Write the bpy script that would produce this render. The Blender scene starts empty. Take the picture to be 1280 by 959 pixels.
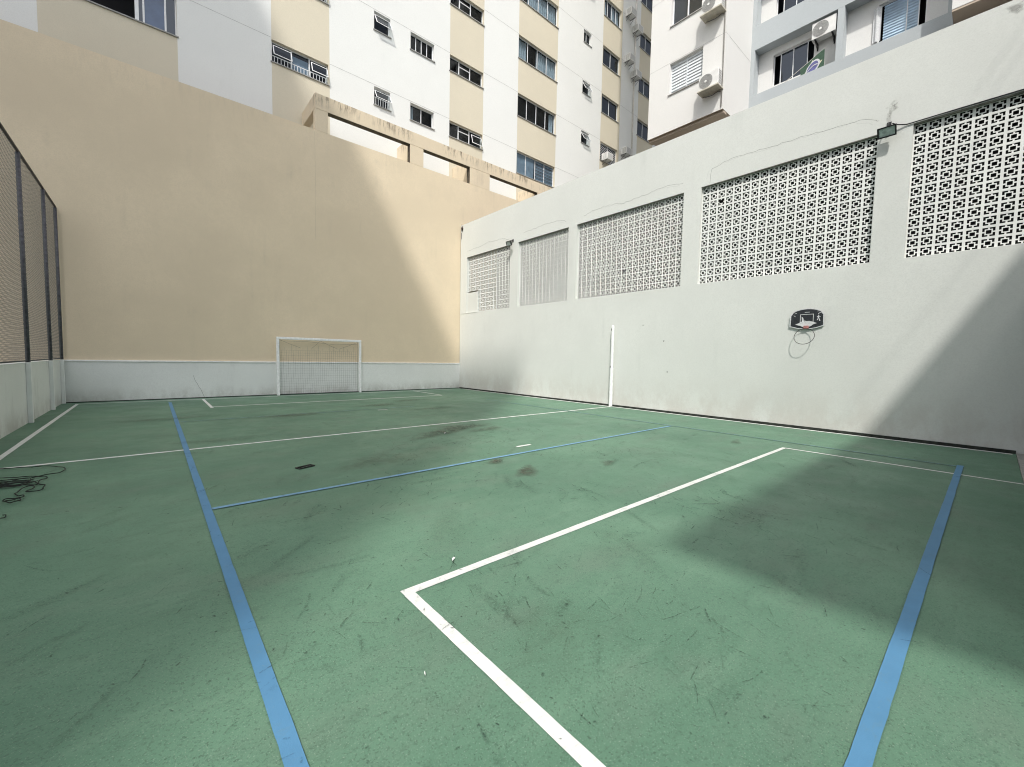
import bpy, bmesh, math, random
from mathutils import Vector, Matrix
random.seed(7)
R = math.radians
scn = bpy.context.scene
col = scn.collection

# ------------------------------------------------------------------ materials
def nd(nt, t, **kw):
    n = nt.nodes.new(t)
    for k, v in kw.items():
        setattr(n, k, v)
    return n

def newmat(name):
    m = bpy.data.materials.new(name); m.use_nodes = True
    nt = m.node_tree
    return m, nt, nt.nodes['Principled BSDF']

def mixc(nt, fac, a, b, mode='MIX'):
    n = nd(nt, 'ShaderNodeMix', data_type='RGBA', blend_type=mode)
    for sock, v in ((n.inputs[0], fac), (n.inputs[6], a), (n.inputs[7], b)):
        if isinstance(v, (int, float)): sock.default_value = v
        elif isinstance(v, tuple): sock.default_value = (*v, 1) if len(v) == 3 else v
        else: nt.links.new(v, sock)
    return n.outputs[2]

def noise(nt, scale, detail=4, rough=.55, stretch=None, pos=None, seed=0.0):
    if pos is None: pos = nd(nt, 'ShaderNodeNewGeometry').outputs['Position']
    mp = nd(nt, 'ShaderNodeMapping')
    mp.inputs['Scale'].default_value = stretch or (1, 1, 1)
    mp.inputs['Location'].default_value = (seed*3.1, seed*1.7, seed*2.3)
    nt.links.new(pos, mp.inputs[0])
    n = nd(nt, 'ShaderNodeTexNoise')
    n.inputs['Scale'].default_value = scale; n.inputs['Detail'].default_value = detail
    n.inputs['Roughness'].default_value = rough
    nt.links.new(mp.outputs[0], n.inputs['Vector'])
    return n.outputs['Fac']

def ramp(nt, fac, lo, hi, a=0.0, b=1.0):
    n = nd(nt, 'ShaderNodeMapRange'); n.interpolation_type = 'SMOOTHSTEP'
    nt.links.new(fac, n.inputs[0])
    for i, v in enumerate((lo, hi, a, b)): n.inputs[i+1].default_value = v
    return n.outputs[0]

def mul(nt, a, b, op='MULTIPLY'):
    n = nd(nt, 'ShaderNodeMath', operation=op)
    for i, v in enumerate((a, b)):
        if isinstance(v, (int, float)): n.inputs[i].default_value = v
        else: nt.links.new(v, n.inputs[i])
    return n.outputs[0]

def bump(nt, b, h, strength, dist=.01):
    n = nd(nt, 'ShaderNodeBump')
    n.inputs['Strength'].default_value = strength; n.inputs['Distance'].default_value = dist
    nt.links.new(h, n.inputs['Height']); nt.links.new(n.outputs[0], b.inputs['Normal'])

def plain(name, c, rough=.6, var=.08, scale=6.0, metal=0.0, bmp=0.0, spec=.4, bscale=60.0):
    m, nt, b = newmat(name)
    f = noise(nt, scale, 5)
    lo = tuple(x*(1-var) for x in c); hi = tuple(min(1, x*(1+var)) for x in c)
    nt.links.new(mixc(nt, ramp(nt, f, .3, .7), lo, hi), b.inputs['Base Color'])
    b.inputs['Roughness'].default_value = rough; b.inputs['Metallic'].default_value = metal
    b.inputs['Specular IOR Level'].default_value = spec
    if bmp: bump(nt, b, noise(nt, bscale, 4), bmp, .004)
    return m

def plaster(name, c, stain, var=.05, stain_amt=.35, vert=True, bmp=.25, base_dirt=None, top_dirt=None, rough=.8):
    """painted render: broad tonal drift, vertical run-off stains, grain; optional grime bands (z ranges)"""
    m, nt, b = newmat(name)
    pos = nd(nt, 'ShaderNodeNewGeometry').outputs['Position']
    big = noise(nt, .45, 4, .6, pos=pos)
    fine = noise(nt, 9, 6, .65, pos=pos, seed=2)
    lo = tuple(x*(1-var) for x in c); hi = tuple(min(1, x*(1+var)) for x in c)
    colr = mixc(nt, ramp(nt, big, .3, .7), lo, hi)
    colr = mixc(nt, ramp(nt, fine, .35, .75, 0, .5), colr, tuple(x*(1-var*.9) for x in c))
    colr = mixc(nt, ramp(nt, noise(nt, 38, 5, .7, pos=pos, seed=12), .42, .66, 0, .6), colr, tuple(x*.90 for x in c))
    run = noise(nt, 1.6, 5, .6, stretch=(1.6, 1.6, .12), pos=pos, seed=4)
    blot = noise(nt, .9, 6, .7, pos=pos, seed=9)
    sm = mul(nt, ramp(nt, run, .52, .74), ramp(nt, blot, .45, .7))
    colr = mixc(nt, mul(nt, sm, stain_amt), colr, stain)
    sep = nd(nt, 'ShaderNodeSeparateXYZ'); nt.links.new(pos, sep.inputs[0])
    if base_dirt:
        z0, z1, dc, amt = base_dirt
        g = ramp(nt, sep.outputs[2], z0, z1, 1, 0)
        g = mul(nt, g, ramp(nt, noise(nt, 2.2, 6, .7, stretch=(1, 1, .6), pos=pos, seed=5), .3, .65))
        colr = mixc(nt, mul(nt, g, amt), colr, dc)
    if top_dirt:
        z0, z1, dc, amt = top_dirt
        g = ramp(nt, sep.outputs[2], z0, z1, 0, 1)
        st = noise(nt, 5.5, 6, .75, stretch=(1.4, 1.4, .22), pos=pos, seed=6)
        pt = noise(nt, .7, 3, .5, pos=pos, seed=8)
        g = mul(nt, mul(nt, g, ramp(nt, st, .47, .62)), ramp(nt, pt, .38, .6))
        colr = mixc(nt, mul(nt, g, amt), colr, dc)
    nt.links.new(colr, b.inputs['Base Color'])
    b.inputs['Roughness'].default_value = rough; b.inputs['Specular IOR Level'].default_value = .2
    h = mul(nt, noise(nt, 55, 5, .6, pos=pos), mul(nt, noise(nt, 3.0, 4, .6, pos=pos, seed=3), 2.0), 'ADD')
    bump(nt, b, h, bmp, .006)
    return m

def floor_mat():
    m, nt, b = newmat('green_court_paint')
    pos = nd(nt, 'ShaderNodeNewGeometry').outputs['Position']
    c = mixc(nt, ramp(nt, noise(nt, .35, 5, .6, pos=pos), .32, .68), FLOOR_A, FLOOR_B)
    c = mixc(nt, mul(nt, ramp(nt, noise(nt, 1.1, 6, .65, stretch=(.7, 1.3, 1), pos=pos, seed=2), .48, .72), .55), c, FLOOR_C)
    c = mixc(nt, mul(nt, ramp(nt, noise(nt, 2.6, 6, .7, stretch=(.35, 1.6, 1), pos=pos, seed=5), .52, .74), .5), c, FLOOR_D)
    c = mixc(nt, mul(nt, ramp(nt, noise(nt, 14, 6, .75, stretch=(.6, 1.2, 1), pos=pos, seed=7), .5, .72), .35), c, FLOOR_E)
    c = mixc(nt, mul(nt, ramp(nt, noise(nt, 95, 3, .6, pos=pos, seed=3), .52, .68), .55), c, FLOOR_E)
    c = mixc(nt, mul(nt, ramp(nt, noise(nt, 48, 4, .8, pos=pos, seed=13), .60, .67), ramp(nt, noise(nt, .8, 3, .6, pos=pos, seed=14), .4, .65, .15, .75)), c, (.035, .062, .045))
    c = mixc(nt, mul(nt, ramp(nt, noise(nt, 130, 2, .5, pos=pos, seed=11), .60, .70), .5), c, (.26, .35, .28))
    nt.links.new(c, b.inputs['Base Color'])
    r = ramp(nt, noise(nt, 1.7, 5, .6, pos=pos, seed=6), .3, .7, .5, .68)
    nt.links.new(r, b.inputs['Roughness'])
    b.inputs['Specular IOR Level'].default_value = .35
    h = mul(nt, noise(nt, 160, 3, .6, pos=pos), mul(nt, noise(nt, 9, 4, .6, stretch=(.5, 1.4, 1), pos=pos, seed=1), .8), 'ADD')
    bump(nt, b, h, .35, .003)
    return m

def line_mat(name, c, worn, amt, under, spread=(.55, .75)):
    """line paint with worn-through patches showing the court colour"""
    m, nt, b = newmat(name)
    pos = nd(nt, 'ShaderNodeNewGeometry').outputs['Position']
    cc = mixc(nt, ramp(nt, noise(nt, 5, 5, .6, pos=pos), .3, .7), tuple(x*.92 for x in c), c)
    cc = mixc(nt, mul(nt, ramp(nt, noise(nt, 16, 6, .75, stretch=(.6, 1.3, 1), pos=pos, seed=3), *spread), amt), cc, worn)
    cc = mixc(nt, mul(nt, ramp(nt, noise(nt, 40, 5, .8, pos=pos, seed=8), .6, .72), amt), cc, under)
    nt.links.new(cc, b.inputs['Base Color'])
    b.inputs['Roughness'].default_value = .55
    b.inputs['Specular IOR Level'].default_value = .3
    bump(nt, b, noise(nt, 160, 3, .6, pos=pos), .3, .003)
    return m

def decal_mat(name, c, breakup=28.0, lo=.3, hi=.62, rough=.7):
    """a smear lying on a surface: soft edge from the mesh attribute, broken up by noise"""
    m, nt, b = newmat(name)
    b.inputs['Base Color'].default_value = (*c, 1); b.inputs['Roughness'].default_value = rough
    at = nd(nt, 'ShaderNodeAttribute', attribute_name='cover')
    f = mul(nt, at.outputs['Fac'], ramp(nt, noise(nt, breakup, 5, .7), lo, hi))
    tr = nd(nt, 'ShaderNodeBsdfTransparent'); mx = nd(nt, 'ShaderNodeMixShader')
    nt.links.new(f, mx.inputs[0]); nt.links.new(tr.outputs[0], mx.inputs[1]); nt.links.new(b.outputs[0], mx.inputs[2])
    nt.links.new(mx.outputs[0], nt.nodes['Material Output'].inputs[0])
    return m

def glass_mat(name, tint, gloss=.08, trans=.8):
    m, nt, b = newmat(name)
    nt.nodes.remove(b)
    tr = nd(nt, 'ShaderNodeBsdfTransparent'); tr.inputs[0].default_value = (*[t*trans for t in tint], 1)
    gl = nd(nt, 'ShaderNodeBsdfGlossy'); gl.inputs['Roughness'].default_value = .04
    gl.inputs[0].default_value = (.9, .95, 1, 1)
    lw = nd(nt, 'ShaderNodeLayerWeight'); lw.inputs[0].default_value = .5
    f = mul(nt, mul(nt, mul(nt, lw.outputs['Facing'], 4.0, 'POWER'), .55), .04+gloss, 'ADD')
    mx = nd(nt, 'ShaderNodeMixShader')
    nt.links.new(f, mx.inputs[0]); nt.links.new(tr.outputs[0], mx.inputs[1]); nt.links.new(gl.outputs[0], mx.inputs[2])
    nt.links.new(mx.outputs[0], nt.nodes['Material Output'].inputs[0])
    return m

FLOOR_A = (.092, .190, .126); FLOOR_B = (.132, .250, .168); FLOOR_C = (.130, .190, .142)
FLOOR_D = (.158, .272, .188); FLOOR_E = (.056, .106, .074)
M = {}
M['floor'] = floor_mat()
M['white_line'] = line_mat('white_line_paint', (.76, .77, .74), (.52, .54, .51), .6, (.25, .35, .28), (.48, .68))
M['thin_white'] = line_mat('thin_white_line_paint', (.80, .81, .78), (.42, .48, .43), .7, (.15, .26, .18), (.48, .66))
M['blue_line'] = line_mat('blue_line_paint', (.092, .245, .415), (.12, .23, .31), .6, (.16, .27, .30))
M['faded_blue'] = line_mat('faded_blue_line_paint', (.22, .38, .46), (.13, .24, .2), 1.0, (.11, .2, .135), (.36, .56))
M['pavement'] = plain('rough_concrete_paving', (.34, .34, .32), .9, .22, 22, bmp=.6)
M['asphalt'] = plain('dark_ground', (.07, .072, .068), .9, .3, 5, bmp=.5)
M['beige'] = plaster('beige_wall_paint', (.735, .625, .462), (.54, .47, .36), .06, .45, bmp=.3, top_dirt=(8.6, 10.0, (.48, .42, .33), .16))
M['parapet'] = plaster('weathered_beige_parapet', (.72, .615, .46), (.46, .39, .30), .05, .5, bmp=.25, top_dirt=(10.75, 11.3, (.13, .10, .075), .85))
M['dado'] = plaster('pale_grey_dado', (.77, .795, .775), (.42, .43, .42), .05, .5, bmp=.3, base_dirt=(.02, .5, (.40, .39, .36), .6))
M['lintel'] = plain('dark_grey_lintel', (.17, .17, .15), .95, .4, 5)  # dark grey for the strip under each screen's lintel
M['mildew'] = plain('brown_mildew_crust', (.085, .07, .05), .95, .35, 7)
M['ledge'] = plain('white_ledge', (.88, .88, .87), .6, .06, 8)
M['whitewall'] = plaster('off_white_wall_paint', (.70, .715, .685), (.55, .57, .54), .04, .42, bmp=.28, base_dirt=(.0, 1.3, (.50, .46, .42), .5))
M['block'] = plain('white_breeze_block', (.84, .85, .825), .8, .06, 3, bmp=.2)
M['facade'] = plaster('white_facade_paint', (.80, .81, .79), (.62, .63, .62), .02, .22, bmp=.12)
M['band'] = plaster('cream_facade_paint', (.68, .625, .50), (.55, .50, .40), .03, .25, bmp=.12)
M['joint'] = plain('facade_joint', (.50, .50, .49), .8, .2, 4)
M['slab_grey'] = plaster('grey_blue_concrete_frame', (.45, .485, .50), (.36, .39, .40), .04, .4, bmp=.15)
M['low_bounce'] = plain('dark_low_bounce_concrete', (.07, .07, .066), .9, .25, 3)  # kept dark so the unseen building bounces little light
M['base_gap'] = plain('black_wall_foot', (.035, .04, .034), .9, .4, 9)  # black strip along the foot of the walls
M['soffit'] = plaster('beige_soffit', (.50, .42, .34), (.36, .30, .25), .06, .5, bmp=.15)
M['blockwhite'] = plaster('white_block_paint', (.74, .735, .715), (.66, .66, .64), .02, .2, bmp=.12)
M['alu'] = plain('white_window_frame', (.78, .79, .80), .4, .05, 10)
M['sill'] = plain('grey_stone_sill', (.33, .33, .32), .6, .2, 8)
M['interior'] = plain('dark_room', (.02, .02, .022), .9, .3, 1)
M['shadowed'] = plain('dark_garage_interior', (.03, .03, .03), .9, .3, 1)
M['curtain'] = plain('pale_curtain_cloth', (.50, .53, .56), .9, .12, 9)
M['bluepanel'] = plain('grey_blue_blind', (.36, .42, .50), .5, .15, 3)
M['shutter'] = plain('white_slat_shutter', (.70, .74, .76), .5, .08, 6)
M['blueshutter'] = plain('pale_blue_slat_shutter', (.46, .60, .74), .4, .1, 4)
M['glass'] = glass_mat('window_glass', (.75, .85, .9), .0)
M['blueglass'] = glass_mat('blue_window_glass', (.45, .62, .85), .06, .6)
M['sashglass'] = glass_mat('frosted_sash_glass', (.7, .76, .78), .0, .8)
M['steel'] = plain('dark_grey_steel', (.10, .10, .115), .5, .3, 14, metal=.3)
M['blacksteel'] = plain('black_steel', (.02, .02, .022), .5, .3, 14)
M['whitepaint'] = plain('white_gloss_paint', (.87, .88, .88), .35, .08, 12)
M['greypost'] = plain('chalky_white_post_paint', (.80, .82, .80), .6, .05, 3)
M['wire'] = plain('galvanised_wire', (.075, .085, .085), .6, .25, 20)
M['net'] = plain('grey_net_cord', (.10, .10, .10), .9, .3, 20)
M['cord'] = plain('black_cord', (.008, .012, .010), .6, .2, 20)
M['acwhite'] = plain('white_air_conditioner_casing', (.74, .74, .72), .45, .06, 6)
M['acdark'] = plain('air_conditioner_fan_grille', (.38, .38, .37), .6, .15, 30)
M['tray'] = plain('concrete_tray', (.55, .52, .44), .8, .12, 9)
M['bbblack'] = plain('black_backboard', (.022, .026, .03), .45, .3, 22)
M['bbwhite'] = plain('white_backboard_print', (.62, .63, .64), .6, .1, 30)
M['bbred'] = plain('faded_red_bracket', (.42, .18, .17), .5, .2, 30)
M['rim'] = plain('thin_metal_hoop', (.055, .05, .05), .5, .3, 30, metal=.4)
M['floodglass'] = plain('floodlight_glass', (.42, .50, .48), .15, .25, 18, spec=.8)
M['paper'] = plain('white_paper', (.80, .80, .78), .8, .05, 20)
M['rust'] = plain('rusty_iron', (.05, .03, .022), .9, .3, 20)
M['flaggreen'] = plain('green_flag_cloth', (.05, .10, .065), .8, .15, 12)
M['flagyellow'] = plain('pale_yellow_flag_cloth', (.62, .60, .46), .8, .08, 12)
M['flagblue'] = plain('blue_flag_cloth', (.13, .13, .30), .8, .1, 12)
M['pipe'] = plain('pale_plastic_pipe', (.62, .60, .56), .5, .1, 8)
M['scuff'] = decal_mat('dark_shoe_scuff', (.03, .058, .042), 55, .40, .60)
M['grime'] = decal_mat('brown_grime_smear', (.085, .085, .06), 7, .25, .7)
M['crack'] = decal_mat('hairline_crack', (.19, .20, .19), 12, .1, .5)
M['wallsmear'] = decal_mat('grey_wall_smear', (.38, .38, .36), 9, .35, .6)

# ------------------------------------------------------------------ mesh builder
OFF = {}
class MB:
    def __init__(s): s.v = []; s.f = []; s.m = []; s.a = None
    def poly(s, pts, m=0, a=None):
        i = len(s.v); s.v += [tuple(p) for p in pts]; s.f.append(tuple(range(i, i+len(pts)))); s.m.append(m)
        if a is not None:
            if s.a is None: s.a = []
            s.a += a
    def hexa(s, c, m=0):
        i = len(s.v); s.v += [tuple(p) for p in c]
        for q in ((0,3,2,1),(4,5,6,7),(0,1,5,4),(1,2,6,5),(2,3,7,6),(3,0,4,7)):
            s.f.append(tuple(i+k for k in q)); s.m.append(m)
    def box(s, x0, x1, y0, y1, z0, z1, m=0):
        s.hexa([(x0,y0,z0),(x1,y0,z0),(x1,y1,z0),(x0,y1,z0),(x0,y0,z1),(x1,y0,z1),(x1,y1,z1),(x0,y1,z1)], m)
    def mbox(s, mp, u0, u1, v0, v1, w0, w1, m=0):
        s.hexa([mp(u0,v0,w0),mp(u1,v0,w0),mp(u1,v0,w1),mp(u0,v0,w1),mp(u0,v1,w0),mp(u1,v1,w0),mp(u1,v1,w1),mp(u0,v1,w1)], m)
    def tube(s, pts, r, n=8, m=0, closed=False, cap=True):
        pts = [Vector(p) for p in pts]; N = len(pts); i0 = len(s.v)
        rr = r if isinstance(r, (list, tuple)) else [r]*N
        prev = None
        for k, p in enumerate(pts):
            if closed: t = (pts[(k+1) % N]-pts[k-1])
            else: t = pts[min(k+1, N-1)]-pts[max(k-1, 0)]
            t.normalize()
            if prev is None:
                a = t.orthogonal().normalized()
            else:
                a = (prev - t*prev.dot(t))
                a = a.normalized() if a.length > 1e-6 else t.orthogonal().normalized()
            prev = a; b = t.cross(a)
            for j in range(n):
                w = 2*math.pi*j/n
                s.v.append(tuple(p + (a*math.cos(w)+b*math.sin(w))*rr[k]))
        K = N if closed else N-1
        for k in range(K):
            k2 = (k+1) % N
            for j in range(n):
                j2 = (j+1) % n
                s.f.append((i0+k*n+j, i0+k*n+j2, i0+k2*n+j2, i0+k2*n+j)); s.m.append(m)
        if cap and not closed:
            s.f.append(tuple(i0+j for j in range(n-1, -1, -1))); s.m.append(m)
            s.f.append(tuple(i0+(N-1)*n+j for j in range(n))); s.m.append(m)
    def build(s, name, mats, parent=None, smooth=False, bevel=0.0, fix=True):
        off = OFF.get(parent.name, Vector((0,0,0))) if parent else Vector((0,0,0))
        me = bpy.data.meshes.new(name)
        me.from_pydata([tuple(Vector(p)-off) for p in s.v], [], s.f)
        if not isinstance(mats, (list, tuple)): mats = [mats]
        for mt in mats: me.materials.append(mt)
        me.polygons.foreach_set('material_index', s.m)
        if s.a is not None:
            at = me.attributes.new('cover', 'FLOAT', 'POINT'); at.data.foreach_set('value', s.a)
        if fix:
            bm = bmesh.new(); bm.from_mesh(me); bmesh.ops.recalc_face_normals(bm, faces=bm.faces); bm.to_mesh(me); bm.free()
        if smooth: me.polygons.foreach_set('use_smooth', [True]*len(me.polygons))
        o = bpy.data.objects.new(name, me); col.objects.link(o)
        if parent: o.parent = parent
        OFF[o.name] = off
        if bevel:
            b = o.modifiers.new('bevel', 'BEVEL'); b.width = bevel; b.segments = 2; b.limit_method = 'ANGLE'
        return o

def tag(o, label, cat, group=None):
    o['label'] = label; o['category'] = cat
    if group: o['group'] = group
    return o
def thing(name, loc, label, cat, group=None):
    o = bpy.data.objects.new(name, None); col.objects.link(o); o.location = loc
    o.empty_display_size = .2
    OFF[o.name] = Vector(loc)
    return tag(o, label, cat, group)
def struct(o, kind='structure'):
    o['kind'] = kind; return o
def copy_tree(o, loc, rotz, label):
    r = o.copy(); col.objects.link(r); r.location = loc; r.rotation_euler = (0, 0, rotz); r['label'] = label
    for ch in list(o.children):
        c = ch.copy(); col.objects.link(c); c.parent = r
        for g in list(ch.children):
            d = g.copy(); col.objects.link(d); d.parent = c
    return r

def holed(mb, mp, u0, u1, v0, v1, holes, depth, m=0):
    """flat wall face with rectangular holes and their reveals"""
    us = sorted({u0, u1, *[h[0] for h in holes], *[h[1] for h in holes]}); us = [u for u in us if u0 <= u <= u1]
    vs = sorted({v0, v1, *[h[2] for h in holes], *[h[3] for h in holes]}); vs = [v for v in vs if v0 <= v <= v1]
    for a, b in zip(us, us[1:]):
        for c, d in zip(vs, vs[1:]):
            um, vm = (a+b)/2, (c+d)/2
            if any(h[0] < um < h[1] and h[2] < vm < h[3] for h in holes): continue
            mb.poly([mp(a,c,0), mp(b,c,0), mp(b,d,0), mp(a,d,0)], m)
    for h in holes:
        a, b, c, d = h
        for q in ((a,c,b,c),(a,d,b,d),(a,c,a,d),(b,c,b,d)):
            mb.poly([mp(q[0],q[1],0), mp(q[2],q[3],0), mp(q[2],q[3],-depth), mp(q[0],q[1],-depth)], m)

# ------------------------------------------------------------------ setting: ground, court, lines
XR, YB, XL = 11.42, 17.2, -1.96
g = MB(); g.poly([(-300,-300,-.05),(300,-300,-.05),(300,300,-.05),(-300,300,-.05)])
struct(g.build('ground', M['asphalt']))
g = MB(); g.box(XL, XR-.065, -.34, YB-.03, -.045, 0)
struct(g.build('court_floor', M['floor']))
g = MB(); g.box(XL, XR-.05, -3.3, -.345, -.045, .012)
struct(g.build('pavement', M['pavement']))
g = MB(); g.box(-14, XL-.15, -3.3, YB-.01, -.045, .0)
struct(g.build('side_path', M['pavement']))

jr = random.Random(21)
def strip(mb, x0, x1, y0, y1, z):
    alongx = (x1-x0) > (y1-y0)
    a0, a1 = (x0, x1) if alongx else (y0, y1)
    b0, b1 = (y0, y1) if alongx else (x0, x1)
    n = max(1, int((a1-a0)/.045)); P0 = lambda a, b: (a, b, z) if alongx else (b, a, z)
    w0 = w1 = 0.0; prev = None
    for k in range(n+1):
        a = a0+(a1-a0)*k/n
        w0 = .75*w0+jr.gauss(0, .0006); w1 = .75*w1+jr.gauss(0, .0006)
        cur = (P0(a, b0+w0), P0(a, b1+w1))
        if prev: mb.poly([prev[0], cur[0], cur[1], prev[1]])
        prev = cur
w = MB()
Z1 = .004
strip(w, 1.16, 8.51, 2.325, 2.395, Z1)            # near goal area
strip(w, 1.16, 1.23, -.34, 2.325, Z1); strip(w, 8.45, 8.51, -.34, 2.325, Z1)
strip(w, 4.66, 4.98, 5.20, 5.265, Z1); strip(w, 4.7, 4.98, 11.08, 11.14, Z1)      # penalty marks
strip(w, 8.62, 8.69, 14.27, 16.64, Z1); strip(w, 1.17, 1.24, 13.93, 16.64, Z1)
strip(w, -1.66, -1.59, -.34, 16.7, Z1)
struct(w.build('white_court_lines', M['white_line'], fix=False))
w = MB()
strip(w, -1.585, 11.29, 8.025, 8.10, Z1)                                         # halfway
strip(w, 1.245, 8.615, 14.12, 14.20, Z1)                                          # far goal area
strip(w, -1.585, 11.29, 16.63, 16.71, Z1)
strip(w, 11.215, 11.315, -.3, 16.7, Z1)
struct(w.build('thin_white_court_lines', M['thin_white'], fix=False))
w = MB(); Z2 = .008
strip(w, .325, .395, .21, 16.0, Z2); strip(w, .40, 9.25, .21, .28, Z2)
struct(w.build('blue_court_lines', M['blue_line'], fix=False))
w = MB()
strip(w, .40, 9.08, 4.80, 4.86, Z2)
struct(w.build('pale_blue_attack_line', line_mat('pale_blue_line_paint', (.17, .35, .52), (.17, .30, .34), .8, (.15, .27, .2), (.45, .65)), fix=False))
w = MB()
strip(w, 9.12, 9.17, .29, 12.0, Z2); strip(w, .40, 6.0, 11.37, 11.42, Z2)
struct(w.build('faded_blue_court_lines', M['faded_blue'], fix=False))

# scuffs and smears: nobody could count them
def stroke(mb, p, ang, L, wd, al, bend, z, plane=None):
    n = 7; rows = []
    for k in range(n):
        t = k/(n-1)-.5
        a = ang + bend*t
        c = Vector((p[0]+math.cos(ang)*L*t - math.sin(ang)*bend*L*t*t, p[1]+math.sin(ang)*L*t + math.cos(ang)*bend*L*t*t, z))
        nrm = Vector((-math.sin(a), math.cos(a), 0))
        hw = wd*.5*(1-abs(2*t)**3*.6)
        e = al*(1-abs(2*t)**4)
        rows.append(((c-nrm*hw, 0.0), (c, e), (c+nrm*hw, 0.0)))
    for k in range(n-1):
        for j in (0, 1):
            q = (rows[k][j], rows[k][j+1], rows[k+1][j+1], rows[k+1][j])
            mb.poly([x[0] for x in q], 0, [x[1] for x in q])
s = MB()
rnd = random.Random(3)
cl = [(rnd.uniform(.3, 6.5), rnd.uniform(.9, 6.5)) for _ in range(34)]
for k in range(1500):
    if k < 1000:
        c = rnd.choice(cl); x, y = rnd.gauss(c[0], .34), rnd.gauss(c[1], .34)
    else:
        x, y = rnd.uniform(-1.4, 10), .2+abs(rnd.gauss(0, 5.5))
    if not (-1.85 < x < 11.2 and -.3 < y < 16.8): continue
    big = rnd.random() < .07
    L = rnd.uniform(.12, .34) if big else rnd.uniform(.03, .2)*(1+.05*y)
    wd = rnd.uniform(.014, .035) if big else rnd.uniform(.004, .013)*(1+.12*y)
    ang = rnd.gauss(.9, .75) if rnd.random() < .75 else rnd.uniform(0, 3.14)
    stroke(s, (x, y), ang, L, wd, rnd.uniform(.2, .95)*(.75 if big else 1), rnd.uniform(-.35, .35), .0105+.00002*(k % 60))
for k in range(170):
    x, y = rnd.uniform(-1.2, 8.5), .6+abs(rnd.gauss(0, 4.5))
    if y < 15: stroke(s, (x, y), rnd.gauss(.6, .5), rnd.uniform(.2, .8), rnd.uniform(.04, .16), rnd.uniform(.08, .3), rnd.uniform(-.4, .4), .0103+.000002*k)
for k in range(2200):
    x, y = (rnd.gauss(4, 2.6), .3+abs(rnd.gauss(0, 4)))
    if not (-1.85 < x < 11.1 and y < 16.5): continue
    stroke(s, (x, y), rnd.uniform(0, 3.14), rnd.uniform(.008, .03)*(1+.12*y), rnd.uniform(.006, .016)*(1+.1*y), rnd.uniform(.4, 1.0), 0, .0118)
o = s.build('shoe_scuffs', M['scuff'], fix=False); struct(o, 'stuff')
def blob(mb, c, rx, ry, ang, al, z, n=14):
    ca, sa = math.cos(ang), math.sin(ang)
    def P(r, t):
        r *= 1+.18*math.sin(3*t+c[0]*7)+.12*math.sin(5*t+c[1]*5)
        a, b = rx*r*math.cos(t), ry*r*math.sin(t)
        return (c[0]+a*ca-b*sa, c[1]+a*sa+b*ca, z)
    for k in range(n):
        t0, t1 = 2*math.pi*k/n, 2*math.pi*(k+1)/n
        mb.poly([(c[0], c[1], z), P(.5, t0), P(.5, t1)], 0, [al, al*.7, al*.7])
        mb.poly([P(.5, t0), P(1, t0), P(1, t1), P(.5, t1)], 0, [al*.7, 0, 0, al*.7])
s = MB()
for i, (c, rx, ry, an, al) in enumerate([((3.74, 3.98), .34, .16, .7, .95), ((3.75, 4.66), .26, .12, .5, .8), ((5.0, 3.6), .22, .12, .4, .6), ((4.9, 7.35), .9, .35, .2, .75), ((4.1, 7.0), .7, .3, .3, .55),
        ((5.3, 6.9), .6, .2, .2, .6), ((1.9, 3.0), .5, .25, .9, .15), ((2.4, 5.7), .7, .4, .2, .35), ((2.6, 11.2), .9, .3, .1, .5), ((5.2, 12.2), .8, .35, .1, .55), ((6.6, 13.0), .8, .3, .1, .5), ((6.2, 10.6), .9, .3, .1, .4),
        ((4.4, 1.7), .5, .3, .9, .15), ((1.6, 1.5), .45, .3, .6, .15), ((2.9, 1.9), .4, .3, .9, .12), ((8.3, 3.1), .3, .1, .3, .6), ((.9, 8.6), .8, .3, .0, .3), ((.2, 12.0), 1.2, .2, .05, .4)]):
    blob(s, c, rx, ry, an, al, .013+.0003*i)
struct(s.build('grime_smears', M['grime'], fix=False), 'stuff')

# ------------------------------------------------------------------ back boundary wall with openwork parapet
bw = thing('boundary_wall', (5, YB, 0), 'tall beige wall behind the goal with stained openwork parapet along its top', 'wall')
T = .25
m_ = MB(); m_.box(-14, 18.6, YB, YB+T, 0, 9.97)
m_.build('wall_body', M['beige'], bw)
m_ = MB(); m_.box(XL, XR, YB-.03, YB-.002, -.04, 1.185); m_.build('dado', M['dado'], bw)
m_ = MB(); m_.box(XL, XR-.02, YB-.042, YB-.0315, -.04, .028); m_.build('wall_foot', M['base_gap'], bw)
m_ = MB(); m_.box(XL, XR, YB-.055, YB-.003, 1.188, 1.235); m_.build('ledge', M['ledge'], bw, bevel=.006)
m_ = MB()
m_.box(4.85, 18.6, YB, YB+T, 10.77, 11.33)
for a, b in ((4.85, 5.32), (8.75, 9.40), (11.92, 13.14), (16.5, 18.6)):
    m_.box(a, b, YB+.0015, YB+T-.0015, 9.972, 10.768)
m_.box(4.85, 5.10, YB+T+.001, 18.98, 10.77, 11.32)
for a in (8.98, 12.05, 16.6):
    m_.box(a, a+.2, YB+T+.001, 18.98, 9.0, 11.31)
m_.build('parapet', M['parapet'], bw, bevel=.012)
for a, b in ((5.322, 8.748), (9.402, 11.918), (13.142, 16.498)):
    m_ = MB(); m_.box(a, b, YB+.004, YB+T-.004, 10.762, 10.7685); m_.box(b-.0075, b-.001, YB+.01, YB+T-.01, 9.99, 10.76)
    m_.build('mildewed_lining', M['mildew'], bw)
m_ = MB(); m_.box(4.85, 18.6, YB+T+.002, 18.97, 9.2, 9.4); m_.build('terrace_slab', M['sill'], bw)
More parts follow.
